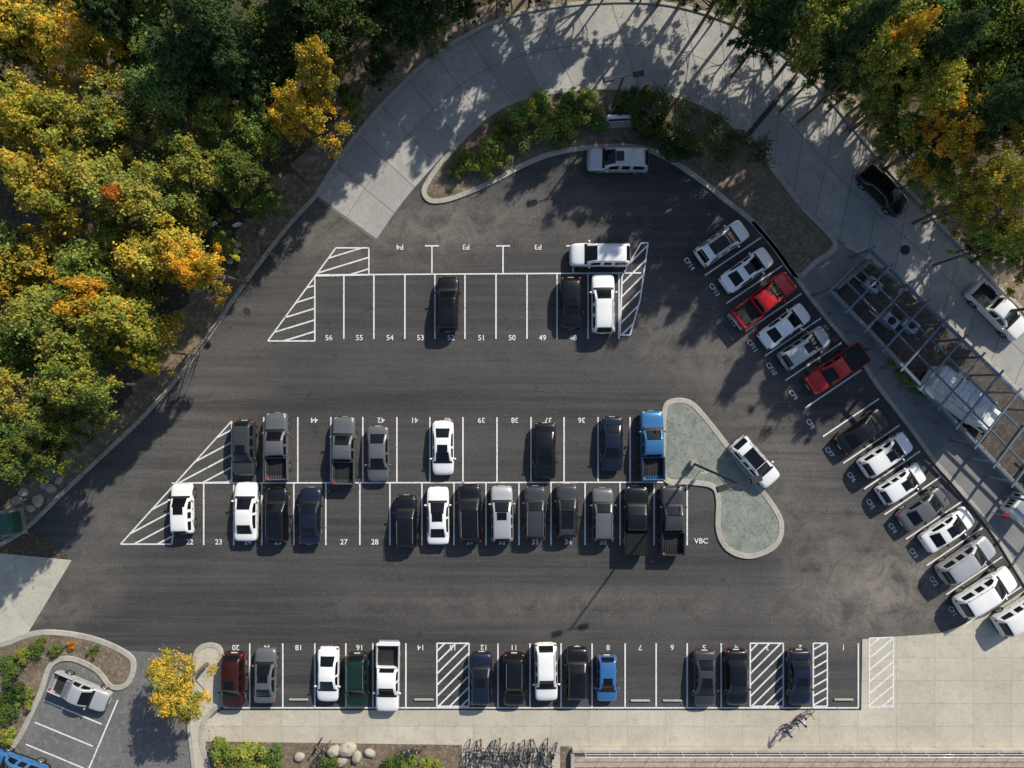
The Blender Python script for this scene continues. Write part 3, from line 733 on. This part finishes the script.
# low understorey trees that close the edge of the wood along the loop road
for t in [(425, 22, 22, 'g', 6), (462, 2, 22, 'd', 6), (495, -12, 22, 'g', 6), (530, -22, 22, 'd', 6), (570, -27, 22, 'g', 6), (610, -30, 22, 'd', 6), (650, -28, 22, 'g', 6), (690, -22, 22, 'd', 6), (728, -6, 24, 'g', 6.5), (762, 8, 24, 'l', 7), (795, 26, 24, 'g', 7),
          (822, 46, 22, 'l', 7), (848, 76, 22, 'g', 7), (880, 104, 26, 'l', 8), (908, 140, 26, 'g', 8), (938, 170, 26, 'l', 8), (968, 206, 26, 'ly', 8), (998, 240, 24, 'g', 7), (380, 62, 20, 'd', 6), (350, 98, 20, 'g', 6), (260, 200, 20, 'g', 6), (225, 245, 18, 'l', 6)]:
    tree(t[0], t[1], t[2], t[3], h=t[4])
# yellow tree by the walkway
tree(179, 690, 40, 'ly', h=7)
# shrubs
def sh(x, y, col, s, z=.11):
    o = put(random.choice(ST), 'shrub', x, y, 0.5, col, s); o.location.z = z-.02
for x, y, c, s in [(470, 160, 'l', 1.1), (487, 150, 'l', 1.3), (500, 158, 'g', 1.1), (505, 132, 'g', 1.1), (520, 122, 'l', 1.3), (520, 142, 'g', 1.2), (540, 112, 'l', 1.4), (545, 130, 'l', 1.3), (565, 108, 'g', 1.3), (570, 124, 'l', 1.4), (590, 118, 'g', 1.3), (588, 102, 'l', 1.0),
                   (625, 102, 'd', 1.4), (640, 115, 'd', 1.5), (655, 128, 'd', 1.3), (640, 100, 'd', 1.2), (670, 140, 'd', 1.5), (685, 150, 'd', 1.3), (660, 108, 'g', 1.1), (455, 172, 'g', .7), (485, 168, 'l', 1.0), (560, 138, 'g', .9),
                   (10, 668, 'g', 1.0), (25, 655, 'l', .9), (38, 646, 'g', .8), (14, 690, 'd', 1.1), (8, 712, 'g', 1.1), (25, 700, 'l', .8), (70, 646, 'o', .4), (92, 652, 'g', .5), (8, 735, 'l', .8), (55, 650, 'g', .6),
                   (222, 755, 'l', 1.3), (240, 752, 'l', 1.3), (258, 756, 'l', 1.4), (274, 756, 'g', 1.2), (232, 768, 'l', 1.3), (262, 772, 'l', 1.3), (395, 764, 'g', 1.1), (412, 766, 'l', 1.1), (430, 766, 'l', 1.0), (330, 765, 'g', .9),
                   (902, 370, 'g', .6), (908, 378, 'l', .6), (915, 388, 'g', .6), (895, 361, 'l', .5)]: sh(x, y, c, s)
for i in range(60):   # understorey along the verges
    t = random.random(); x0 = 290*(1-t)+30*t+random.uniform(-45, -20); y0 = 170*(1-t)+475*t+random.uniform(-30, 5)
    sh(x0, y0, random.choice('gdgl'), random.uniform(.5, 1.2), z=0)
for x, y, s in ((690, 135, .9), (735, 160, .9), (648, 118, .8), (715, 150, .7)):
    put(random.choice(YT), 'young_tree', x, y, 2, 'd', s)
# fallen leaves
rng = np.random.default_rng(5); lb = MB(); lb.tone = []; lb.hue = []
pts = []
for _ in range(5600):
    r = rng.random()
    if r < .45:
        i = rng.integers(60); w = abs(rng.normal())*16-4; x = ke[i][0]-w*.7+rng.normal()*3; y = ke[i][1]-w*.7+rng.normal()*3
    elif r < .6: t = rng.integers(len(outer)-20); x, y = outer[t]; x += rng.normal()*8-4; y += abs(rng.normal())*14
    elif r < .8: x = rng.uniform(450, 830); y = rng.uniform(90, 250)
    elif r < .9: x = rng.normal(180, 30); y = rng.normal(705, 25)
    else: x = rng.uniform(200, 860); y = rng.uniform(380, 640)
    pts.append((*P(x, y), .165 if r < .8 else .08))
pts = np.array(pts); n = len(pts)
add_leaves(lb, pts, np.array([[0, 0, 1.0]]*n)+rng.normal(size=(n, 3))*.12, rng.uniform(.035, .07, n), rng.uniform(.2, .9, n), rng.uniform(.3, 1, n), rng)
fo = bpy.data.objects.new('fallen_leaves', finish(lb, 'fallen_leaves')); C.objects.link(fo); fo.color = (.24, .17, .08, 1)

# ---------------------------------------------------------------- street furniture
def lamp(x, y, h, heads, ang):
    b = MB(); b.tube((0, 0, 0), (0, 0, .75), .32, .30, 'curb', 16); b.tube((0, 0, .75), (0, 0, h), .11, .07, 'drain', 10)
    for k in range(heads):
        a = ang+k*2*math.pi/heads; c, s_ = math.cos(a), math.sin(a)
        b.tube((0, 0, h-.1), (c*.8, s_*.8, h+.05), .04, .04, 'drain', 6)
        b.box((c*1.15, s_*1.15, h+.05), (.85, .42, .16), 'drain', rot=a, taper=.8)
        b.box((c*1.15, s_*1.15, h-.045), (.55, .3, .02), 'head', rot=a)
    b.obj('street_lamp', (*P(x, y), .1))
lamp(692, 463, 12, 2, math.radians(15))
lamp(611, 111, 6.4, 2, math.radians(10))
def sign(x, y, ang, col='white', h=2.1, w=.6):
    b = MB(); b.tube((0, 0, 0), (0, 0, h), .03, .03, 'steel', 6); b.box((0, -.045, h-.35), (w, .03, .7), col); b.box((0, -.065, h-.35), (w*.8, .008, .08), 'black')
    b.obj('traffic_sign', (*P(x, y), .0), ang)
for s_ in ((222, 228, .5), (245, 229, .5), (898, 160, -.8), (665, 214, .3, 'white', 1.6, .4), (815, 268, .7), (990, 512, .6, 'red'), (700, 470, .2, 'white', 1.5, .4)): sign(*s_)
b = MB(); b.box((0, 0, .1), (2.3, 1.1, .2), 'curb'); b.box((0, 0, .7), (2.0, .28, 1.0), 'white', bev=.03); b.box((0, -.15, .75), (1.6, .02, .4), 'black'); b.obj('monument_sign', (*P(617, 122), .1), .05)
b = MB(); b.box((0, 0, .06), (2.0, 2.2, .12), 'curb'); b.box((0, 0, .72), (1.5, 1.7, 1.2), 'green', bev=.06); b.box((0, 0, 1.36), (1.3, 1.5, .08), 'green', bev=.03); b.obj('utility_transformer', (*P(14, 522), 0), .15)
b = MB(); b.box((0, 0, .7), (1.6, 1.9, 1.3), 'white', bev=.05); b.box((0, 0, 1.38), (1.2, 1.4, .08), 'steel', bev=.02)
for k in range(5): b.box((-.81, -.6+k*.3, .8), (.03, .2, .6), 'black')
b.obj('utility_cabinet', (*P(1012, 505), .12), -.7)
# yard with steel frame shelter and the box truck parked under it
b = MB(); b.poly(PP([(830, 292), (866, 262), (905, 290), (945, 327), (990, 369), (1070, 445), (1070, 545), (1035, 506)]), .13, 'yard'); b.obj('equipment_yard')
b = MB(); b.strip(PP([(828, 294), (1060, 538)]), .25, .1, 'slab', h=1.0); b.strip(PP([(832, 290), (866, 262)]), .25, .1, 'slab', h=1.0); b.obj('yard_wall')
b = MB(); h = 3.4
A0, A1, B0, B1 = Vector((*V(830, 290, h), 0)), Vector((*V(1068, 540, h), 0)), Vector((*V(870, 250, h), 0)), Vector((*V(1108, 482, h), 0))
def rail(p, q, t0=0, t1=1, w_=.15, z=h):
    p, q = p.lerp(q, t0), p.lerp(q, t1); d = q-p
    b.box(((p.x+q.x)/2, (p.y+q.y)/2, z), (d.length, w_, .20), 'frame', rot=math.atan2(d.y, d.x))
rail(A0, A1, w_=.2); rail(B0, B1, w_=.2)
for tt in (.33, .66): rail(A0.lerp(B0, tt), A1.lerp(B1, tt), w_=.09, z=h-.2)
NB = 13
for k in range(NB+1):
    t = k/NB; p = A0.lerp(A1, t); q = B0.lerp(B1, t); d = q-p
    b.box(((p.x+q.x)/2, (p.y+q.y)/2, h+.17), (d.length+.9, .14, .13), 'frame', rot=math.atan2(d.y, d.x))
    for z in (p, q): b.box((z.x, z.y, h/2+.03), (.18, .18, h-.2), 'frame')
b.obj('steel_pergola_frame')
b = MB()
b.box((-.9, 0, 1.72), (5.2, 2.25, 2.1), 'offw', bev=.10); b.box((-.9, 0, .58), (5.2, .9, .16), 'black')
for s_ in (-1, 1):
    b.box((-.9, s_*1.085, 2.79-.03), (5.0, .05, .04), 'steel')
for k in range(6): b.box((-3.1+k*.88, 0, 2.781), (.05, 2.0, .012), 'steel')
b.box((2.35, 0, 1.25), (1.15, 1.95, 1.35), 'white', bev=.14); b.box((2.96, 0, .95), (.55, 1.85, .8), 'white', bev=.12)
b.box((2.90, 0, 1.62), (.10, 1.65, .55), 'glass', rx=-.3); b.box((3.25, 0, .55), (.14, 1.9, .2), 'black', bev=.03)
for s_ in (-1, 1):
    b.box((2.4, s_*.98, 1.55), (.6, .03, .4), 'glass'); b.box((2.8, s_*1.15, 1.5), (.08, .25, .3), 'black', bev=.02); b.ell((3.22, s_*.72, .9), (.05, .14, .1), 'head')
    for x in (2.5, -1.6, -2.5):
        b.tube((x, s_*.78, .42), (x, s_*1.06, .42), .42, .41, 'tyre', 20); b.tube((x, s_*.9, .42), (x, s_*1.075, .42), .22, .2, 'rim', 12)
d = Vector(P(1008, 432))-Vector(P(930, 375)); b.obj('parked_box_truck', (*V(967, 402, 2.0), .12), math.atan2(d.y, d.x))
for k in range(4):
    b = MB(); b.box((0, 0, .45), (1.3, .9, .9), 'steel', bev=.05); b.tube((0, 0, .9), (0, 0, 1.0), .32, .32, 'black', 14); b.tube((.4, .3, .4), (1.4, .3, .4), .05, .05, 'drain', 6); b.tube((-.6, -.3, .3), (-1.8, -.3, .3), .06, .06, 'rim', 6)
    b.obj('pump_unit', (*P((868, 885, 905, 1035)[k], (286, 322, 326, 470)[k]), .13), -.7)
# boulders
rnd = random.Random(3)
for x, y, s_ in ((335, 750, .7), (348, 748, .9), (357, 756, .6), (342, 760, .6), (300, 756, .5), (370, 752, .5), (40, 500, .6), (25, 492, .5), (52, 488, .5), (32, 508, .45), (18, 500, .5), (60, 480, .4), (45, 485, .35), (230, 262, .3), (238, 245, .35), (215, 285, .3), (262, 232, .35)):
    b = MB(); b.ell((0, 0, s_*.25), (s_, s_*.75, s_*.5), 'stone', 9, 6, jit=.14, rnd=rnd); b.obj('boulder', (*P(x, y), .03), rnd.uniform(0, 6))

# ---------------------------------------------------------------- bicycles
def bike():
    b = MB()
    for x in (-.52, .52):
        b.torus((x, 0, .34), .32, .03, 'tyre', 'y', 24, 6); b.tube((x, -.05, .34), (x, .05, .34), .025, .025, 'steel', 6)
        for k in range(8):
            a = k*math.pi/4; b.tube((x, 0, .34), (x+.31*math.cos(a), 0, .34+.31*math.sin(a)), .004, .004, 'steel', 3, False)
    T = [((-.52, 0, .34), (-.18, 0, .80)), ((-.52, 0, .34), (-.08, 0, .32)), ((-.08, 0, .32), (-.20, 0, .88)), ((-.18, 0, .80), (.34, 0, .84)), ((-.08, 0, .32), (.36, 0, .74)), ((.52, 0, .34), (.33, 0, .96))]
    for p, q in T: b.tube(p, q, .022, .022, BK, 6)
    b.tube((.36, -.29, .98), (.36, .29, .98), .018, .018, 'black', 6)
    for s_ in (-1, 1): b.tube((.36, s_*.29, .98), (.24, s_*.31, .98), .02, .02, 'black', 6)
    b.ell((-.21, 0, .92), (.14, .075, .035), 'black', 8, 5); b.tube((-.08, -.06, .32), (-.08, .06, .32), .09, .09, 'steel', 12)
    b.box((.02, .13, .22), (.1, .08, .025), 'black'); b.box((-.18, -.13, .42), (.1, .08, .025), 'black')
    b.tube((-.08, .08, .32), (.02, .09, .22), .012, .012, 'steel', 5); b.tube((-.08, -.08, .32), (-.18, -.09, .42), .012, .012, 'steel', 5)
    return b.mesh('bicycle')
bms = []
for c in ((.02, .02, .025), (.2, .015, .015), (.03, .05, .12), (.03, .03, .03)):
    BK = simple('bicycle_paint', c, .35); bms.append(bike())
def putbike(x, y, ang, z=.06):
    o = bpy.data.objects.new('bicycle', random.choice(bms)); C.objects.link(o); o.location = (*P(x, y), z); o.rotation_euler = (random.uniform(-.15, .15), 0, math.radians(ang))
b = MB(); b.poly(PP([(462, 741), (560, 741), (560, 790), (462, 790)]), .07, 'walk'); b.obj('bicycle_parking_pad')
for i in range(30): putbike(467+i*3.0, (748 if i % 2 else 761)+random.uniform(-3, 3), 90+random.choice((0, 180))+random.uniform(-28, 28), .075)
for x, y, a in ((318, 744, 60), (326, 746, 50), (322, 752, 40), (406, 750, 10), (410, 748, 20), (418, 750, 35)): putbike(x, y, a)
b = MB()
for i in range(8):
    x = 470+i*11.5; p = P(x, 756)
    for dy in (-.35, .35): b.tube((p[0], p[1]+dy, .05), (p[0], p[1]+dy, .8), .03, .03, 'drain', 6)
    b.tube((p[0], p[1]-.35, .8), (p[0], p[1]+.35, .8), .03, .03, 'drain', 6)
b.obj('bicycle_rack')

# ---------------------------------------------------------------- people
def person(x, y, ang, shirt, stride=.28):
    js = {}; E = []; vs = []; rad = []
    def a(n, p, r, par=None):
        js[n] = len(vs); vs.append(p); rad.append(r)
        if par: E.append((js[par], js[n]))
    a('pelvis', (0, 0, .98), (.15, .12)); a('waist', (0, 0, 1.12), (.14, .105), 'pelvis'); a('chest', (.01, 0, 1.33), (.17, .115), 'waist'); a('neckb', (.01, 0, 1.47), (.075, .07), 'chest'); a('neck', (.02, 0, 1.55), (.058, .058), 'neckb'); a('head', (.035, 0, 1.66), (.085, .095), 'neck'); a('crown', (.03, 0, 1.75), (.065, .075), 'head')
    for s_, n in ((1, 'l'), (-1, 'r')):
        f = s_*stride
        a(n+'hip', (0, s_*.095, .93), (.095, .095), 'pelvis'); a(n+'knee', (f*.55+.06, s_*.10, .52), (.06, .06), n+'hip'); a(n+'ankle', (f*.95-.04, s_*.10, .10), (.042, .042), n+'knee'); a(n+'ball', (f*.95+.11, s_*.115, .045), (.042, .035), n+'ankle'); a(n+'toe', (f*.95+.18, s_*.12, .035), (.032, .025), n+'ball')
        a(n+'sh', (.0, s_*.19, 1.42), (.062, .062), 'chest'); a(n+'el', (-f*.4, s_*.25, 1.14), (.043, .043), n+'sh'); a(n+'wr', (-f*.75+.12, s_*.25, .93), (.028, .024), n+'el'); a(n+'pm', (-f*.8+.17, s_*.25, .86), (.038, .02), n+'wr')
        hx = -f*.8+.17
        for k in range(4):
            oy = s_*.25+(k-1.5)*.019; l = (.06, .07, .065, .05)[k]
            a(n+'f%da' % k, (hx+.025, oy, .825), (.009, .009), n+'pm'); a(n+'f%db' % k, (hx+.04, oy, .825-l*.6), (.0085, .0085), n+'f%da' % k); a(n+'f%dc' % k, (hx+.03, oy, .825-l), (.007, .007), n+'f%db' % k)
        a(n+'tha', (hx+.045, s_*.22, .865), (.011, .011), n+'pm'); a(n+'thb', (hx+.065, s_*.215, .83), (.009, .009), n+'tha')
    me = bpy.data.meshes.new('p'); me.from_pydata(vs, E, []); o = bpy.data.objects.new('p', me); C.objects.link(o)
    o.modifiers.new('k', 'SKIN'); o.modifiers.new('s', 'SUBSURF').levels = 1
    for i, v in enumerate(me.skin_vertices[0].data): v.radius = rad[i]; v.use_root = (i == 0)
    dg = bpy.context.evaluated_depsgraph_get(); em = o.evaluated_get(dg).to_mesh()
    b = MB(); b.v = [tuple(v.co) for v in em.vertices]
    for p in em.polygons:
        c = p.center
        m = 'denim'
        if c.z < .09: m = 'black'
        elif c.z > 1.50: m = 'skin'
        elif c.z > 1.0 and not (abs(c.y) > .2 and c.z < 1.12): m = shirt
        elif abs(c.y) > .185 and c.z > .7: m = 'skin'
        b.f.append(tuple(p.vertices)); b.m.append(b.mi(m)); b.sm.append(True)
    bpy.data.objects.remove(o)
    b.ell((.0, 0, 1.71), (.105, .098, .105), 'hair', 12, 8); b.ell((.13, 0, 1.655), (.018, .014, .022), 'skin', 6, 5)
    for s_ in (-1, 1):
        b.ell((.112, s_*.033, 1.68), (.01, .014, .009), 'white', 6, 4); b.ell((.121, s_*.033, 1.68), (.005, .006, .006), 'black', 5, 4); b.ell((.03, s_*.095, 1.66), (.02, .01, .03), 'skin', 6, 5)
    b.ell((.122, 0, 1.61), (.008, .024, .006), 'red', 6, 4)
    b.obj('pedestrian', (*P(x, y), .052), math.radians(ang))
person(797, 716, 20, 'shirt'); putbike(789, 722, 20, .055)
person(783, 726, 200, 'denim'); putbike(803, 712, 30, .055)

# ---------------------------------------------------------------- camera, light
el = math.radians(35); az = (.59, .807)
sd = Vector((az[0]*math.cos(el), az[1]*math.cos(el), math.sin(el)))
li = bpy.data.lights.new('sun', 'SUN'); li.energy = 5.0; li.angle = math.radians(.55); li.color = (1, .94, .83)
lo = bpy.data.objects.new('sun', li); C.objects.link(lo); lo.rotation_euler = (-sd).to_track_quat('-Z', 'Y').to_euler(); lo.location = (30, 40, 60)
w = bpy.data.worlds.new('World'); bpy.context.scene.world = w; w.use_nodes = True
sk = w.node_tree.nodes.new('ShaderNodeTexSky'); sk.sky_type = 'NISHITA'; sk.sun_disc = False; sk.sun_elevation = el; sk.sun_rotation = math.atan2(az[0], az[1])
bg = w.node_tree.nodes['Background']; bg.inputs[1].default_value = .12; w.node_tree.links.new(sk.outputs[0], bg.inputs[0])
cd = bpy.data.cameras.new('camera'); cd.sensor_width = 36; cd.lens = 36*CAMH/(1024/S); cd.clip_end = 2000
co = bpy.data.objects.new('camera', cd); C.objects.link(co); co.location = (0, 0, CAMH); bpy.context.scene.camera = co
sc = bpy.context.scene; sc.view_settings.view_transform = 'Standard'; sc.view_settings.look = 'None'; sc.view_settings.exposure = 0
print('objects', len(bpy.data.objects))
